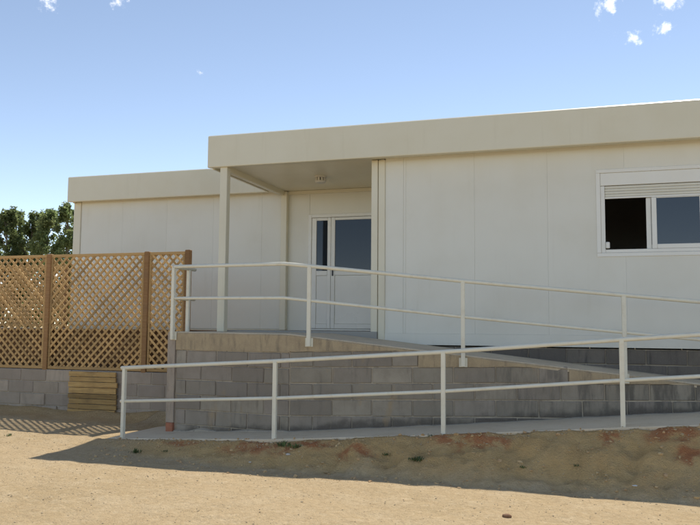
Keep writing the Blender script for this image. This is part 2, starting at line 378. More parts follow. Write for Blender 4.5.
# ------------------------------------------------------------------ building
B = thing('prefabricated_building', 'long white prefabricated panel building with cream flat roof band and recessed corner porch', 'building', (0, 0, -.18))
ZB, ZT = 2.50, 3.005; FO = -.284
PY = 2.169
def panel_at(x0, x1, y0, y1, z0, z1, cut=None, name='wall_panel'):
    g = .0005
    if cut is None: return box(name, x0 + g, x1 - g, y0, y1, z0, z1, 'panel', B, .0013)
    cx0, cx1, cz0, cz1 = cut; a, c = x0 + g, x1 - g; l = []
    if cx0 > a: l.append((a, min(cx0, c), y0, y1, z0, z1))
    if cx1 < c: l.append((max(cx1, a), c, y0, y1, z0, z1))
    u0, u1 = max(a, cx0), min(c, cx1)
    l += [(u0, u1, y0, y1, z0, cz0), (u0, u1, y0, y1, cz1, z1)]
    return [box(name, *q, 'panel', B, .0) for q in l]
WX0, WX1, WZ0, WZ1 = 2.637, 4.09, 1.025, 2.206
WIN = (WX0 + .03, WX1 - .03, WZ0 + .03, WZ1 - .03)
edges = [-.302, -.03] + [float(i) for i in range(1, 9)]
for a, c in zip(edges, edges[1:]):
    cut = WIN if a < WX1 and c > WX0 else None
    panel_at(a, c, 0, .06, -.02, ZB + .12, cut)
for a, c in zip(edges, edges[1:]): pass
box('seam_strip', -.0265, -.0335 + .0405, -.006, .0, -.02, ZB + .1, 'panel', B, .002)
box('base_channel', -.302, 8.0, -.010, .075, -.18, -.0206, 'panel', B, .0015)
# corner posts between porch and main block
box('corner_post', -.508, -.412, -.03, .07, -.12, ZB + .02, 'cream', B, .008)
box('corner_post', -.404, -.303, -.022, .075, -.18, ZB + .02, 'cream', B, .008)
# porch posts, beams, soffit
box('porch_post', -2.876, -2.755, -.24, -.12, -.02, ZB + .03, 'cream', B, .010, 2)
box('porch_beam', -2.86, -2.77, -.115, PY - .11, ZB - .055, ZB + .06, 'cream', B, .006)
box('porch_post', -2.83, -2.715, PY - .105, PY - .002, 0.0, ZB + .02, 'cream', B, .008)
sof = [(-2.77, -1.66), (-1.655, -.51)]
for a, c in sof: box('soffit_panel', a - .0017, c + .0017, FO + .09, PY - .03, ZB + .03, ZB + .08, 'soffit_paint', B, .001)
box('soffit_trim', -2.715, -.51, PY - .035, PY - .002, ZB - .035, ZB + .028, 'cream', B, .004)
# fascia: sheet-metal lengths with a rolled top edge and a return lip underneath
def fascia(x0, x1, y, name='fascia', z0=ZB, z1=ZT):
    prof = [(y + .30, z0 + .035), (y + .02, z0 + .0), (y + .004, z0 + .004), (y, z0 + .016), (y, z1 - .018), (y + .024, z1), (y + .16, z1 + .004), (y + .16, z1 - .02), (y + .03, z1 - .02), (y + .03, z0 + .05), (y + .30, z0 + .06)]
    bm = bmesh.new(); L = [bm.verts.new((x0, a, c)) for a, c in prof]; R_ = [bm.verts.new((x1, a, c)) for a, c in prof]; n = len(prof)
    for i in range(n): bm.faces.new((L[i], L[(i + 1) % n], R_[(i + 1) % n], R_[i]))
    bm.faces.new(L); bm.faces.new(R_)
    return link(name, mesh_from(bm, name), 'fascia_paint', B)
fascia(-3.07, 8.2, FO)
fascia(-7.375, -2.95, PY - .224)
# end fascia of the porch roof and of the wing
box('fascia', -3.069, -3.03, FO + .162, PY - .23, ZB + .002, ZT - .002, 'fascia_paint', B, .006)
box('fascia', -7.374, -7.33, PY - .06, 8.0, ZB + .002, ZT - .002, 'fascia_paint', B, .006)
box('fascia', 8.16, 8.2, FO + .162, 8.0, ZB + .002, ZT - .002, 'fascia_paint', B, .006)
box('roof_sheet', -3.03, 8.16, FO + .165, 8.0, ZT - .14, ZT - .09, 'fascia_paint', B, .004)
box('roof_sheet', -7.33, -3.032, PY - .06, 8.0, ZT - .14, ZT - .09, 'fascia_paint', B, .004)
# wing walls
we = [-7.20, -6.24, -5.25, -4.25, -3.25, -2.832]
for a, c in zip(we, we[1:]): panel_at(a, c, PY, PY + .06, 0.02, ZB + .12)
box('corner_post', -7.37, -7.203, PY - .02, PY + .10, -.16, ZB + .02, 'cream', B, .008)
box('base_channel', -7.20, -2.71, PY - .012, PY + .07, -.13, .016, 'cream', B, .004)
for k in range(6): box('wall_panel', -7.355, -7.30, PY + .104 + k * .98, PY + .104 + (k + 1) * .98 - .006, -.9, ZB + .1, 'panel', B, .005)
for k in range(16): box('wall_panel', -7.355 + k * .98, -7.355 + (k + 1) * .98 - .006, 8.0 - .06, 8.0, -.9, ZB + .3, 'panel', B, .005)
for k in range(8): box('wall_panel', 8.004, 8.06, .0 + k * 1.0, (k + 1) * 1.0 - .006, -.9, ZB + .3, 'panel', B, .005)
# porch back wall round the door, and the side of the main block
DX0, DX1, DZ1 = -2.318, -.93, 2.085
panel_at(-2.8305, DX0 + .01, PY, PY + .06, 0.0, ZB + .1)
boxes('wall_panel', [(DX0 + .013, DX1 - .013, PY, PY + .06, DZ1 - .01, ZB + .1)], 'panel', B)
panel_at(DX1 - .01, -.36, PY, PY + .06, 0.0, ZB + .1)
for k in range(2): box('wall_panel', -.40, -.345, .08 + k * 1.043, .08 + (k + 1) * 1.043 - .006, 0.0, ZB + .1, 'panel', B, .004)
box('porch_floor', -2.95, -.41, -.05, PY + .3, -.17, 0.0, 'floor_grey', B, .006)
# rooms inside
box('room_floor', -.34, 7.99, .08, 7.93, -.14, -.04, 'room_wall', B, 0)
box('room_ceiling', -.34, 7.99, .08, 7.93, ZB + .12, ZB + .16, 'room_wall', B, 0)
box('partition', -.33, 7.99, 4.0, 4.05, -.035, ZB + .115, 'room_wall', B, 0)
box('partition', 1.6, 1.65, .1, 3.98, -.035, ZB + .115, 'room_wall', B, 0)

# window
win = box('window', WX0, WX1, -.012, .0, WZ0, WZ0 + .05, 'pvc', B, .003)
def wpart(n, x0, x1, y0, y1, z0, z1, m='pvc', bv=.004): return box(n, x0, x1, y0, y1, z0, z1, m, win, bv)
wpart('frame', WX0, WX0 + .055, -.014, .07, WZ0 + .051, WZ1 - .051); wpart('frame', WX1 - .055, WX1, -.014, .07, WZ0 + .051, WZ1 - .051)
wpart('frame', WX0, WX1, -.014, .07, WZ1 - .05, WZ1); wpart('frame', WX0 + .02, WX1 - .02, .001, .07, WZ0 + .002, WZ0 + .05)
ix0, ix1 = WX0 + .056, WX1 - .056
wpart('shutter_box', ix0, ix1, -.002, .075, 1.985, WZ1 - .051)
wpart('frame', ix0, ix0 + .055, .0, .06, WZ0 + .051, 1.98); wpart('frame', ix1 - .055, ix1, .0, .06, WZ0 + .051, 1.98)
for k in range(4): wpart('shutter_slat', ix0 + .056, ix1 - .056, .012, .024, 1.944 - k * .037, 1.979 - k * .037, 'shutter_paint', .006)
wpart('shutter_rail', ix0 + .056, ix1 - .056, .006, .030, 1.806, 1.830, 'pvc', .003)
zs0, zs1 = WZ0 + .052, 1.804
fx0, fx1 = ix0 + .056, ix1 - .056; mid = 3.285
wpart('sill_rail', fx0, fx1, .0, .055, zs0, zs0 + .045)
# right sash (front track) and the left sash slid behind it
def sash(x0, x1, y0):
    wpart('sash', x0, x0 + .062, y0, y0 + .026, zs0 + .047, zs1); wpart('sash', x1 - .062, x1, y0, y0 + .026, zs0 + .047, zs1)
    wpart('sash', x0 + .063, x1 - .063, y0, y0 + .026, zs0 + .047, zs0 + .105); wpart('sash', x0 + .063, x1 - .063, y0, y0 + .026, zs1 - .012, zs1)
    wpart('pane', x0 + .06, x1 - .06, y0 + .010, y0 + .016, zs0 + .10, zs1 - .01, 'window_glass', 0)
sash(mid + .045, fx1 - .002, .004); sash(mid - .02, fx1 - .05, .034)
wpart('strap_guide', fx0 + .001, fx0 + .052, -.024, .012, zs0 + .060, zs0 + .145, 'pvc', .008)

# double door
D = box('door', DX0 + .062, DX1 - .062, PY - .012, PY + .03, .002, .03, 'pvc', B, .003)
def dpart(n, x0, x1, y0, y1, z0, z1, m='pvc', bv=.005, par=None): return box(n, x0, x1, y0, y1, z0, z1, m, par or D, bv)
dpart('frame', DX0, DX0 + .06, PY - .03, PY + .05, 0.002, DZ1); dpart('frame', DX1 - .06, DX1, PY - .03, PY + .05, 0.002, DZ1)
dpart('frame', DX0 + .061, DX1 - .061, PY - .03, PY + .05, DZ1 - .06, DZ1)
def leafdoor(x0, x1, px0, px1, n):
    y0, y1 = PY - .020, PY + .028
    dpart('stile', x0, px0, y0, y1, .035, DZ1 - .065); dpart('stile', px1, x1, y0, y1, .035, DZ1 - .065)
    dpart('rail', px0 + .001, px1 - .001, y0, y1, 1.97, DZ1 - .065); dpart('rail', px0 + .001, px1 - .001, y0, y1, .98, 1.065); dpart('rail', px0 + .001, px1 - .001, y0, y1, .035, .12)
    dpart('lower_panel', px0 + .001, px1 - .001, y0 + .014, y1 - .01, .121, .979)
    dpart('pane', px0 - .005, px1 + .005, PY - .004, PY + .004, 1.06, 1.975, 'door_glass', 0)
leafdoor(DX0 + .064, -1.892, -2.165, -1.955, 1); leafdoor(-1.887, DX1 - .064, -1.813, -1.075, 2)
hd = dpart('handle', -1.866, -1.836, PY - .030, PY - .021, .97, 1.14, 'dark_metal', .004)
dpart('handle', -1.861, -1.841, PY - .065, PY - .031, 1.075, 1.095, 'dark_metal', .003); dpart('handle', -1.861, -1.75, PY - .078, PY - .066, 1.077, 1.093, 'dark_metal', .004)

# masonry under the building
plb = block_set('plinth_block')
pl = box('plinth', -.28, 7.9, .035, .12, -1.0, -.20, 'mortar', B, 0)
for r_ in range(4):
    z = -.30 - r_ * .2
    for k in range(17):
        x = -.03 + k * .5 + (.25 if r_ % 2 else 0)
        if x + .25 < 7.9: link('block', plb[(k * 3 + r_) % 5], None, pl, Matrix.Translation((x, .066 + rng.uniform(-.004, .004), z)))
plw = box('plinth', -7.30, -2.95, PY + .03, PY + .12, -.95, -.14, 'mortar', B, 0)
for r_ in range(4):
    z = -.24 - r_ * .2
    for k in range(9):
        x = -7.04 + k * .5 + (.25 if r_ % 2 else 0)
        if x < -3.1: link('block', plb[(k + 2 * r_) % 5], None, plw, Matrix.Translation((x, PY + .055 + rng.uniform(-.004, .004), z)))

# ceiling lamp in the porch
lx, ly, lz = -1.665, .957, ZB + .03
L = thing('ceiling_lamp', 'small round slotted white fitting on the porch ceiling', 'lamp', (lx, ly, lz))
def lathe(name, prof, mat, par, c, n=28, smooth=True):
    bm = bmesh.new(); rings = []
    for r_, z in prof: rings.append([bm.verts.new((r_ * math.cos(2 * math.pi * j / n), r_ * math.sin(2 * math.pi * j / n), z)) for j in range(n)])
    for a, q in zip(rings, rings[1:]):
        for j in range(n): bm.faces.new((a[j], a[(j + 1) % n], q[(j + 1) % n], q[j]))
    bm.faces.new(rings[0]); bm.faces.new(rings[-1])
    return link(name, mesh_from(bm, name, False), mat, par, Matrix.Translation(c))
lathe('base', [(.105, 0), (.105, -.018), (.098, -.026)], 'lamp_plastic', L, (lx, ly, lz - .001))
lathe('lens', [(.062, -.027), (.062, -.078)], 'dark_metal', L, (lx, ly, lz))
lathe('cap', [(.090, -.078), (.094, -.086), (.080, -.108), (.04, -.118)], 'lamp_plastic', L, (lx, ly, lz))
for k in range(10):
    a = 2 * math.pi * (k + .5) / 10; bm = bmesh.new(); add_box(bm, -.012, .012, -.016, .016, -.0255, .0255); bevel(bm, .003)
    link('rib', mesh_from(bm, 'rib'), 'lamp_plastic', L, Matrix.Translation((lx + .078 * math.cos(a), ly + .078 * math.sin(a), lz - .0525)) @ Matrix.Rotation(a, 4, 'Z'))

# ------------------------------------------------------------------ ramp
A = thing('access_ramp', 'grey concrete block access ramp with tan concrete edge rising to the porch', 'ramp', (-1.08, -1.5, -1.3))
deck_poly = [(-3.0, WL.y), (WB.x, WB.y)] + [(x, wall_y(x)) for x in (0, 1, 2, 3, 4, 5.2)] + [(5.2, .03)] + [(x, .03) for x in (4, 3, 2, 1, 0)] + [(-.36, .03), (-.42, -.052), (-2.95, -.052), (-2.95, PY), (-3.0, PY)]
bm = bmesh.new()
def strip(xa, xb):
    return None
# deck as strips across (front edge / back edge)
st = [-3.0, -2.955, -2.0, -1.08, -.6, -.415, -.365] + [.5 * i for i in range(0, 11)] + [5.2]
prev = None
for x in st:
    yb = -.052 if x < -.40 else .03
    yf = wall_y(x); z = deck_z(x)
    cur = [bm.verts.new((x, yf + .0, z - .05)), bm.verts.new((x, yf + .0, z - .008)), bm.verts.new((x, yf + .01, z)), bm.verts.new((x, (yf + yb) / 2, z - .002)), bm.verts.new((x, yb, z - .001)), bm.verts.new((x, yb, z - .15))]
    if prev:
        for i in range(5): bm.faces.new((prev[i], cur[i], cur[i + 1], prev[i + 1]))
        bm.faces.new((prev[5], cur[5], cur[0], prev[0]))
    else: bm.faces.new(cur[::-1])
    prev = cur
bm.faces.new(prev)
link('deck', mesh_from(bm, 'deck'), 'deck_concrete', A)
box('deck', -3.0, -2.952, -.050, PY - .015, -.2, -.022, 'deck_concrete', A, .004)
box('side_wall', -3.0, -2.80, -1.28, PY + .02, -1.5, -.205, 'mortar', A, 0)
# turning platform past the end of both flights
box('turning_platform', 5.203, 6.7, -2.19, .03, -1.5, -.725, 'path_concrete', A, .01)
# wall core (mortar seen in the joints), set back from the block faces
def seg_frame(P, Q):
    d = (Q - P).normalized(); n = Vector((d.y, -d.x))   # n points out (towards -y)
    return d, n
for (P, Q, nm) in ((WL, WB, 0), (WB, WR, 1)):
    d, n = seg_frame(P, Q); i0 = P - n * .014; i1 = Q - n * .014; o0 = P - n * .12; o1 = Q - n * .12
    prism('wall_core', [(i0.x, i0.y), (i1.x, i1.y), (o1.x, o1.y), (o0.x, o0.y)], -1.55, lambda x, y: deck_z(x) - .055, 'mortar', A)
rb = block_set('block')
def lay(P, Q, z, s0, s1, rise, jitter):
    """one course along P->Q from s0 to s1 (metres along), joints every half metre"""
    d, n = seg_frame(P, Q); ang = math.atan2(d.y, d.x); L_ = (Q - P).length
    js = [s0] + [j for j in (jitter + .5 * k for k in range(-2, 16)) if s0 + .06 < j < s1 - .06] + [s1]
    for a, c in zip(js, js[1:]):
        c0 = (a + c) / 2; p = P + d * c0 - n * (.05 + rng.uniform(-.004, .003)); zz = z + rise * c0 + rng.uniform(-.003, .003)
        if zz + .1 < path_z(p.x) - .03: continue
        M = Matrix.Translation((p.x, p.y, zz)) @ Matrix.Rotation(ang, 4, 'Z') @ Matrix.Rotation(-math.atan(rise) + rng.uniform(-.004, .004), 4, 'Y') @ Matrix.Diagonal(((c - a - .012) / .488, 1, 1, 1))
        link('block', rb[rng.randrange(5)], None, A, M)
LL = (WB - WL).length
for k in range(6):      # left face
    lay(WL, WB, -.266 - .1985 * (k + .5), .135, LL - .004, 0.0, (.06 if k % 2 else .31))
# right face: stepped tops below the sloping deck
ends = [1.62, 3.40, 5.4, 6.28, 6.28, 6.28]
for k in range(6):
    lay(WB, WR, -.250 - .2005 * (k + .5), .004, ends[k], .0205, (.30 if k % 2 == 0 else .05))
# concrete edge above the blocks, following the slope, its underside stepping with the courses
def edge_piece(P, Q, s0, s1, zb0, zb1, nm='edge_beam', proud=.010):
    d, n = seg_frame(P, Q); bm = bmesh.new(); N = max(2, int((s1 - s0) / .12)); R1 = []
    for i in range(N + 1):
        s = s0 + (s1 - s0) * i / N; p = P + d * s; zt = deck_z(p.x) - .012; zb = zb0 + (zb1 - zb0) * i / N
        pr = proud + .005 * noise.noise((p.x * 2.5, 3, zb)); dz = .012 * noise.noise((p.x * 3.5, 8, 1)) if 0 < i < N else 0
        f1 = p + n * pr; b1 = p - n * .10
        R1.append([bm.verts.new((f1.x, f1.y, min(zb + dz, zt - .01))), bm.verts.new((f1.x, f1.y, zt - .012)), bm.verts.new((f1.x - n.x * .012, f1.y - n.y * .012, zt)), bm.verts.new((b1.x, b1.y, zt - .002)), bm.verts.new((b1.x, b1.y, min(zb + dz, zt - .01)))])
    for a, c in zip(R1, R1[1:]):
        for i in range(5): bm.faces.new((a[i], c[i], c[(i + 1) % 5], a[(i + 1) % 5]))
    bm.faces.new(R1[0]); bm.faces.new(R1[-1])
    return link(nm, mesh_from(bm, nm), 'tan_concrete', A)
edge_piece(WL, WB, .13, LL + .002, -.262, -.258)
zc = lambda k, s: -.250 - .2005 * k + .0205 * s
edge_piece(WB, WR, -.004, 1.615, zc(0, 0), zc(0, 1.62)); edge_piece(WB, WR, 1.624, 3.395, zc(1, 1.62), zc(1, 3.4)); edge_piece(WB, WR, 3.404, 5.395, zc(2, 3.4), zc(2, 5.4)); edge_piece(WB, WR, 5.404, 6.30, zc(3, 5.4), zc(3, 6.3))
# corner pillar with a red brick at its foot
d, n = seg_frame(WL, WB); ang = math.atan2(d.y, d.x)
bm = bmesh.new(); NZ = 14
rr = []
for i in range(NZ + 1):
    z = -1.245 + (1.215) * i / NZ; o_ = noise.noise((1, 2, z * 5)) * .008
    rr.append([bm.verts.new((-.0 + o_ * .6, -.02 + o_, z)), bm.verts.new((.125 + o_, -.02 - o_ * .5, z)), bm.verts.new((.125, .11, z)), bm.verts.new((0 + o_ * .5, .11, z))])
for a, c in zip(rr, rr[1:]):
    for i in range(4): bm.faces.new((a[i], a[(i + 1) % 4], c[(i + 1) % 4], c[i]))
bm.faces.new(rr[0]); bm.faces.new(rr[-1])
PM = Matrix.Translation((WL.x, WL.y, 0)) @ Matrix.Rotation(ang, 4, 'Z')
link('corner_pillar', mesh_from(bm, 'corner_pillar'), 'pillar_concrete', A, PM)
bm = bmesh.new(); add_box(bm, .004, .122, -.03, .10, -.062, .062); bevel(bm, .008)
link('brick', mesh_from(bm, 'brick'), 'red_brick', A, PM @ Matrix.Translation((0, 0, -1.31)))['label'] = 'red brick at the foot of the grey corner pillar'
# mortar splash along the foot of the wall
for (P, Q, s0, s1) in ((WL, WB, .14, LL), (WB, WR, 0, 6.2)):
    d, n = seg_frame(P, Q); bm = bmesh.new(); R1 = []
    N = int((s1 - s0) / .06)
    for i in range(N + 1):
        s = s0 + (s1 - s0) * i / N; p = P + d * s; w_ = .022 + .02 * (noise.noise((p.x * 2.3, 1, 1)) + 1); h = .010 + (.05 if p.x < WB.x else .012) * max(0, noise.noise((p.x * 2.7, 4, 1)) + .2)
        q = p + n * w_; z = path_z(p.x)
        R1.append([bm.verts.new((q.x, q.y, z - .03)), bm.verts.new((q.x - n.x * .012, q.y - n.y * .012, z + h * .5)), bm.verts.new((p.x - n.x * .01, p.y - n.y * .01, z + h)), bm.verts.new((p.x - n.x * .02, p.y - n.y * .02, z - .03))])
    for a, c in zip(R1, R1[1:]):
        for i in range(3): bm.faces.new((a[i], c[i], c[i + 1], a[i + 1]))
    bm.faces.new(R1[0]); bm.faces.new(R1[-1])
    link('mortar_splash', mesh_from(bm, 'mortar_splash'), 'mortar', A)

# ------------------------------------------------------------------ railings
def railing(name, label, posts, top, midr, plate, off):
    Rl = thing(name, label, 'railing', posts[0][:3], 'cream railings of the ramp')
    for (x, y, zb, zt, ang, pl_) in posts:
        bm = bmesh.new(); add_box(bm, -.024, .024, -.024, .024, zb, zt); bevel(bm, .004)
        lean = Matrix.Rotation(rng.uniform(-.006, .006), 4, 'Y')
        po = link('post', mesh_from(bm, 'post'), 'rail_paint', Rl, Matrix.Translation((x, y, 0)) @ Matrix.Rotation(ang, 4, 'Z'))
        bm = bmesh.new()
        if pl_ == 'side':
            add_box(bm, -.05, .05, .0245, .032, zb - .006, zb + .105); bevel(bm, .002)
        else:
            add_box(bm, -.045, .045, -.045, .045, zb - .004, zb + .004)
        bp = link('base_plate', mesh_from(bm, 'base_plate'), 'rail_paint', po, Matrix.Translation((x, y, 0)) @ Matrix.Rotation(ang, 4, 'Z'))
        bp.matrix_parent_inverse = W[po.name].inverted()
    tube('top_rail', top, .0245, 'rail_paint', Rl); tube('mid_rail', midr, .0205, 'rail_paint', Rl)
    return Rl
def off_wall(x, o=.036):
    d, n = seg_frame(WL, WB) if x < WB.x else seg_frame(WB, WR); y = wall_y(x); return (x + n.x * o, y + n.y * o)
aL = math.atan2((WB - WL).y, (WB - WL).x); aR = math.atan2((WR - WB).y, (WR - WB).x)
def utop(x): return .872 - .014 * (x + 2.9) / 1.8 if x < -1.1 else (.855 - .1035 * (x + 1.1) if x < 1 else .855 - .1035 * 2.1 - .0925 * (x - 1))
OT = .0
up = []
for x, a in ((-2.905, aL), (-.83, aR), (1.07, aR), (2.915, aR), (4.75, aR)):
    q = off_wall(x, .046); zt = utop(x); up.append((q[0], q[1], {-2.905: -.125, -.83: -.182, 1.07: -.402, 2.915: -.56, 4.75: -.75}[x], zt - .012, a, 'side'))
up.append((-2.925, -1.03, -.03, utop(-2.9) - .012, 0, 'top'))
q0 = off_wall(-2.905, .046); q1 = off_wall(-1.10, .046)
top = [(-2.92, -.86, .872), (q0[0] - .012, q0[1] + .05, .872), (q0[0] + .02, q0[1] - .002, .872)] + [(q1[0] - .05, q1[1] + .006, .859), (q1[0] + .06, q1[1] + .008, .848)] + [(*off_wall(x, .046), utop(x)) for x in (-.4, 1.07, 2.915, 4.9)]
midr = [(x, y, z - .433) for x, y, z in top]
railing('handrail', 'cream tubular handrail along the edge of the upper ramp and landing', up, top, midr, None, 0)
lowp = []
for x in (-3.285, -1.0, .99, 2.86, 4.7):
    a = aL if x < -1 else 0.02; lowp.append((x, out_y(x) + .055, path_z(x) - .02, path_z(x) + .895, a, 'top'))
def ltop(x): return lerp_tab([(-3.34, 0, -.495), (-3.285, 0, -.492), (-1.0, 0, -.345), (.99, 0, -.205), (2.86, 0, -.045), (4.9, 0, .12)], x, 2)
ltp = [(x, out_y(x) + .055, ltop(x)) for x in (-3.335, -1.06, -.94, .99, 2.86, 4.9)]
lmd = [(x, y, z - .432 + (.01 if x > 2 else 0)) for x, y, z in ltp]
railing('handrail', 'cream tubular handrail along the outer edge of the low concrete path above the earth bank', lowp, ltp, lmd, None, 0)

# ------------------------------------------------------------------ lattice fences
def slat_mesh(p, q, w, t):
    d = q - p; L_ = d.length; bm = bmesh.new(); add_box(bm, -L_ / 2, L_ / 2, -t / 2, t / 2, -w / 2, w / 2); return mesh_from(bm, 'slat'), d
def lattice_panel(parent, x0, x1, z0, z1, y, front, pitch=.135, w=.035, t=.012, phase=0.0):
    fr = box('lattice_panel', x0, x1, y - .018, y + .018, z1 - .045, z1, 'lattice_wood', parent, .003)
    for a in ((x0, x1, z0, z0 + .045), (x0, x0 + .035, z0 + .046, z1 - .046), (x1 - .035, x1, z0 + .046, z1 - .046)):
        box('frame', a[0], a[1], y - .018, y + .018, a[2], a[3], 'lattice_wood', fr, .003)
    X0, X1, Z0, Z1 = x0 + .02, x1 - .02, z0 + .02, z1 - .02
    for sgn in (1, -1):
        yy = y + (-.0065 if sgn == front else .0065)
        k = math.floor((X0 - (Z1 - Z0)) / pitch) - 1
        while True:
            c = k * pitch + phase; k += 1        # slat line: x = c + (z-Z0) (sgn +) or x = c + (Z1-z) (sgn -)
            if c > X1: break
            s0 = max(0.0, X0 - c); s1 = min(Z1 - Z0, X1 - c)
            if s1 - s0 < .03: continue
            if sgn > 0: p = Vector((c + s0, Z0 + s0)); q = Vector((c + s1, Z0 + s1))
            else: p = Vector((c + s0, Z1 - s0)); q = Vector((c + s1, Z1 - s1))
            d = q - p; L_ = d.length; m_ = (p + q) / 2; bm = bmesh.new(); add_box(bm, -L_ / 2, L_ / 2, -t / 2, t / 2, -w / 2, w / 2)
            M = Matrix.Translation((m_.x, yy, m_.y)) @ Matrix.Rotation(-math.atan2(d.y, d.x) + rng.uniform(-.006, .006), 4, 'Y')
            link('slat', mesh_from(bm, 'slat'), 'lattice_wood', fr, M)
    return fr
def fence_post(parent, x, y, z0, z1, w=.085):
    box('post', x - w / 2, x + w / 2, y - w / 2, y + w / 2, z0, z1, 'post_wood', parent, .008)
FY = 0.0
FN = thing('lattice_fence', 'brown diagonal lattice fence standing on the block wall beside the ramp', 'fence', (-5.5, FY, -.66))
posts = [-8.04, -6.149, -4.261, -3.523]
for x in posts: fence_post(FN, x, FY + (.0), -.70, 1.262 if x > -3.6 else 1.25)
for (a, c), fr, ph in zip(zip(posts, posts[1:]), (-1, 1, -1), (.03, .07, .0)):
    lattice_panel(FN, a + .05, c - .05, -.665, 1.238, FY - .005, fr, phase=ph)
FB = thing('lattice_fence', 'farther lattice fence running off from the corner of the white wing', 'fence', (-9.0, 2.1, 0.0))
bp_ = [-9.20, -7.45]
for x in bp_: fence_post(FB, x, 2.10, .002, 1.27)
for (a, c), fr in zip(zip(bp_, bp_[1:]), (1,)): lattice_panel(FB, a + .05, c - .05, .04, 1.245, 2.095, fr, phase=.05)

# raised terrace between the fence and the wing, faced with boards
TE = thing('terrace', 'raised terrace faced with brown boards behind the lattice fence', 'terrace', (-6.0, .2, -.75))
box('floor_slab', -9.3, -3.004, .165, PY + .02, -.12, .0, 'deck_concrete', TE, .005)
for k in range(4): box('facing_board', -9.3, -3.004, .135 + rng.uniform(0, .006), .160, -.1685 - .165 * k, -.004 - .165 * k, 'terrace_wood', TE, .004)
for k in range(4): box('joist_post', -9.0 + 1.8 * k, -8.9 + 1.8 * k, .175, .275, -.9, -.125, 'terrace_wood', TE, .004)

# block wall under the fence
FWb = block_set('fence_block')
FW = thing('block_wall', 'low grey concrete block wall under the brown lattice fence', 'wall', (-5.6, .1, -1.5))
box('wall_core', -8.6, -3.004, -.035, .17, -1.6, -.676, 'mortar', FW, 0)
for r_ in range(5):
    for k in range(12):
        x = -8.35 + k * .5 + (.25 if r_ % 2 else 0); z = -.772 - r_ * .198
        if x > -3.3: continue
        proud = .022 if (r_ >= 2 and -6.5 < x < -5.9) else 0
        link('block', FWb[(k * 2 + r_) % 5], None, FW, Matrix.Translation((x, .004 - proud + rng.uniform(-.006, .006), z)) @ Matrix.Rotation(rng.uniform(-.006, .006), 4, 'Y'))
# plank panel leaning on the wall
PP = thing('plank_panel', 'panel of yellowish horizontal timber planks standing against the low block wall', 'planks', (-5.15, -.08, -1.4))
zz = -.69
for k, h in enumerate((.085, .082, .088, .10, .080, .086, .084, .082)):
    box('plank', -5.60 + rng.uniform(-.015, .01), -4.70 + rng.uniform(-.02, .02), -.108 + rng.uniform(-.006, .006), -.078, zz - h + .008, zz, 'plank_wood', PP, .004); zz -= h
for x in (-5.45, -4.86): box('batten', x - .03, x + .03, -.0775, -.052, -1.42, -.70, 'plank_wood', PP, .003)

# ------------------------------------------------------------------ trees behind the wing
def leaf_crown(h0, h1, rad, n, seed, size):
    r = np.random.default_rng(seed); H = h1 - h0
    # clumps along the crown
    cl = []
    for i in range(70):
        t = r.uniform(0, 1) ** .9; a = r.uniform(0, 2 * math.pi); prof = rad * (1.0 - .72 * t ** 2.2) * (.6 + .4 * min(1, t * 5)); q = prof * math.sqrt(r.uniform(.05, 1))
        cl.append((q * math.cos(a), q * math.sin(a), h0 + H * t, r.uniform(.20, .42) * (1.15 - .5 * t)))
    cl.append((0, 0, h1 - .1, .12)); cl.append((0, 0, h1 - .35, .16))
    cl = np.array(cl); idx = r.integers(0, len(cl), n)
    d = r.normal(size=(n, 3)); d /= np.linalg.norm(d, axis=1)[:, None]
    c = cl[idx, :3] + d * (cl[idx, 3] * r.uniform(.15, 1.15, n))[:, None] * np.array([1, 1, 1.35])
    u = r.normal(size=(n, 3)); u /= np.linalg.norm(u, axis=1)[:, None]; v = np.cross(u, r.normal(size=(n, 3))); v /= np.linalg.norm(v, axis=1)[:, None]
    s = (size * r.uniform(.6, 1.3, n))[:, None]
    V = np.stack([c - u * s, c + v * s * .55, c + u * s, c - v * s * .55], 1).reshape(-1, 3)
    me = bpy.data.meshes.new('crown'); me.from_pydata(V.tolist(), [], [(4 * i, 4 * i + 1, 4 * i + 2, 4 * i + 3) for i in range(n)])
    return me, cl
def tree(x, y, h, rad, seed, label):
    T = thing('tree', label, 'tree', (x, y, -.78), 'slender trees beyond the lattice fences')
    me, cl = leaf_crown(.9, h, rad, 10500, seed, .085)
    link('crown', me, 'leaf', T, Matrix.Translation((x, y, -.75)))
    bm = bmesh.new(); r = random.Random(seed)
    def limb(p, q, r0, r1):
        p, q = Vector(p), Vector(q); t = (q - p).normalized(); s = t.orthogonal().normalized(); u = t.cross(s); R0 = []; 
        for c, rr_ in ((p, r0), ((p + q) / 2 + Vector((r.uniform(-.05, .05), r.uniform(-.05, .05), 0)), (r0 + r1) / 2), (q, r1)): R0.append([bm.verts.new(c + (s * math.cos(k * math.pi / 3) + u * math.sin(k * math.pi / 3)) * rr_) for k in range(6)])
        for a, c in zip(R0, R0[1:]):
            for k in range(6): bm.faces.new((a[k], a[(k + 1) % 6], c[(k + 1) % 6], c[k]))
    limb((0, 0, -.1), (.03, 0, h * .5), .10, .06); limb((.03, 0, h * .5), (0, 0, h - .15), .06, .012)
    for i in range(0, len(cl) - 2, 2): z = max(.8, cl[i][2] - .8); limb((.02, 0, z), cl[i][:3], .025, .008)
    link('trunk', mesh_from(bm, 'trunk', True), 'bark', T, Matrix.Translation((x, y, -.75)))
def at_dist(px_, D): dr = CF + CR * ((px_ - 350) / 772.0) - CU * ((328 - 262.5) / 772.0); p = CP + dr * D; return p.x, p.y
labs = ['%s leafy green tree from the white wing corner in the row beyond the fences' % q for q in ('ninth', 'eighth', 'seventh', 'sixth', 'fifth', 'fourth', 'third')] + ['tallest slender leafy tree standing clear beside the white wing corner', 'leafy tree half hidden behind the corner of the white wing', 'leafy tree standing wholly behind the white wing roof']
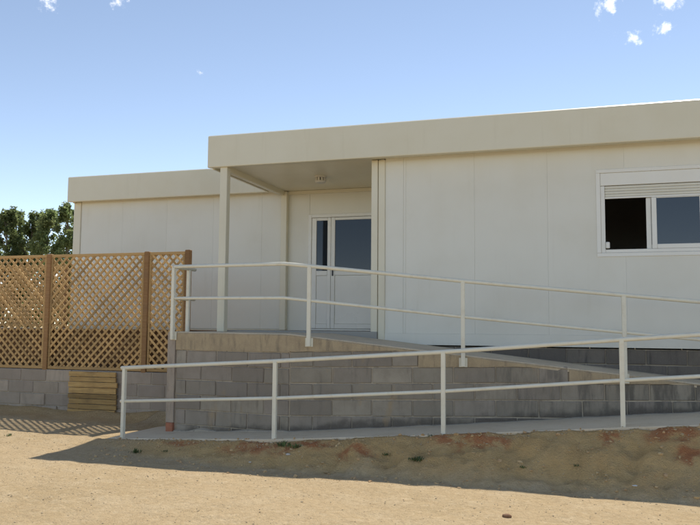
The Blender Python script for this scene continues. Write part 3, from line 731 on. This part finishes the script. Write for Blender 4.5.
for i, (px_, D, ytop, rad) in enumerate([(-62, 46, 214, .9), (-38, 45, 218, .85), (-17, 47, 212, .9), (2, 44, 213.5, .75), (12, 46, 215, .75), (27, 45, 217, .85), (44, 44, 215, .8), (63.5, 42, 207, .62), (74, 44, 208, .75), (92, 45, 211, .85)]):
    x, y = at_dist(px_, D); tree(x, y, (328 - ytop) / 772 * D + .81, rad * 1.6, 100 + i, labs[i])

# ------------------------------------------------------------------ loose small things on the ground
def gz(x, y): return ground_z(x, y)[0]
r = np.random.default_rng(3); V = []; Fc = []
ico = bmesh.new(); bmesh.ops.create_icosphere(ico, subdivisions=1, radius=1); iv = np.array([v.co[:] for v in ico.verts]); ifc = [[v.index for v in f.verts] for f in ico.faces]; ico.free()
cnt = 0
while cnt < 7500:
    x = r.uniform(-7.5, 5.0); y = -6.9 + 5.2 * r.uniform() ** 1.1
    if out_y(x) - y < .02 and x > -4.8: continue
    edge = cnt % 6 == 0 and x > -3.4
    if edge: y = out_y(x) - abs(r.normal()) * .10 - .005
    s = min(.009, .0032 * math.exp(r.normal() * .50)) * (1.5 if edge else 1)
    j = iv * (1 + r.normal(size=(12, 1)) * .18) * np.array([s * r.uniform(.8, 1.4), s * r.uniform(.8, 1.4), s * .75])
    b0 = len(V); V += (j + np.array([x, y, gz(x, y) + s * .3])).tolist(); Fc += [[b0 + i for i in f] for f in ifc]; cnt += 1
pm = bpy.data.meshes.new('gravel'); pm.from_pydata(V, [], Fc)
gr = struct(link('gravel', pm, 'pebble'), 'stuff'); gr['label'] = 'fine gravel and clods scattered over the sandy ground'; gr['category'] = 'gravel'

r = np.random.default_rng(9); V = []; Fc = []; cnt = 0
while cnt < 1500:      # clods of earth on the bank and crumbling along the path edge
    x = r.uniform(-3.3, 5.0); k = cnt % 9
    d_ = abs(r.normal()) * .05 - .02 if k == 0 else r.uniform(0, 1.0)
    y = out_y(x) - d_; s = min(.022, .0062 * math.exp(r.normal() * .55))
    j = iv * (1 + r.normal(size=(12, 1)) * .24) * np.array([s * r.uniform(.8, 1.5), s * r.uniform(.8, 1.3), s * .8])
    z = gz(x, y) if d_ > 0 else path_z(x) + .002
    b0 = len(V); V += (j + np.array([x, y, z + s * .2])).tolist(); Fc += [[b0 + i for i in f] for f in ifc]; cnt += 1
cmsh = bpy.data.meshes.new('clods'); cmsh.from_pydata(V, [], Fc)
cl_ = struct(link('clods', cmsh, 'clod_earth'), 'stuff'); cl_['label'] = 'loose clods of brown earth crumbling down the bank below the path'; cl_['category'] = 'clods'

def on_ground(px_, py_):
    dr = CF + CR * ((px_ - 350) / 772.0) - CU * ((py_ - 262.5) / 772.0); t = 3.0
    while t < 14:
        p = CP + dr * t
        if p.z < gz(p.x, p.y): return p.x, p.y, gz(p.x, p.y)
        t += .01
    return None
def weed(px_, py_, size, seed, label):
    p = on_ground(px_, py_); rr_ = random.Random(seed); bm = bmesh.new()
    for i in range(int(44 * (size / .07))):
        a = rr_.uniform(0, 2 * math.pi); l = size * rr_.uniform(.5, 1.2); el = rr_.uniform(.5, 1.45); w_ = size * .085
        d = Vector((math.cos(a) * math.cos(el), math.sin(a) * math.cos(el), math.sin(el))); s = Vector((-math.sin(a), math.cos(a), 0)) * w_
        o_ = Vector((rr_.gauss(0, 1) * size * .45, rr_.gauss(0, 1) * size * .3, -.004))
        v = [bm.verts.new(o_ - s * .4), bm.verts.new(o_ + d * l * .55 - s), bm.verts.new(o_ + d * l - Vector((0, 0, l * .18))), bm.verts.new(o_ + d * l * .55 + s), bm.verts.new(o_ + s * .4)]
        bm.faces.new(v)
    o = link('weed', mesh_from(bm, 'weed'), 'weed', None, Matrix.Translation(p)); tag(o, label, 'weed', 'weeds on the earth bank')
for i, (x, y, s, lb) in enumerate([(283, 446, .085, 'largest green weed clump on red earth below the second post of the path railing'), (297, 448, .07, 'green weed next to the largest clump below the path railing'), (386, 455, .05, 'thin green weed on the bank midway between second and third posts'), (417, 461, .075, 'upright green weed low on the bank beside a red clay streak'),
        (136, 453, .07, 'flat green weed below the first post at the low end of the path'), (165, 452, .04, 'tiny green weed on pale earth below the corner pillar'), (522, 469, .04, 'small dry weed low on the bank past the third railing post'), (576, 467, .035, 'tiny weed low on the bank before the fourth railing post'),
        (9, 436, .05, 'green weed in the sun patch under the lattice fence'), (430, 436.5, .035, 'small weed at the path edge by the third railing post'), (684, 424, .045, 'small weed at the path edge past the fourth railing post')]):
    weed(x, y, s, 60 + i, lb)
def stone(px_, py_, s, mat, name, label, cat, fl=.6):
    p = on_ground(px_, py_); rr_ = np.random.default_rng(int(px_)); bm = bmesh.new(); bmesh.ops.create_icosphere(bm, subdivisions=2, radius=1)
    for v in bm.verts:
        k = 1 + .22 * noise.noise(v.co * 1.7 + Vector((px_, 0, 0))); v.co = Vector((v.co.x * s * 1.35 * k, v.co.y * s * k, v.co.z * s * fl * k))
    o = link(name, mesh_from(bm, name, True), mat, None, Matrix.Translation((p[0], p[1], p[2] + s * fl * .4))); tag(o, label, cat)
stone(507, 517, .030, 'brown_clod', 'clod', 'dark reddish brown clod of earth lying on the sunlit sand', 'clod')
stone(288, 455, .022, 'pale_stone', 'stone', 'pale pinkish stone on the red earth of the bank', 'stone')
stone(635, 486.5, .018, 'paper', 'litter_scrap', 'tiny white scrap at the foot of the bank', 'litter', .35)
stone(250, 463, .014, 'pale_stone', 'stone', 'little pale pebble low on the shaded bank', 'stone')
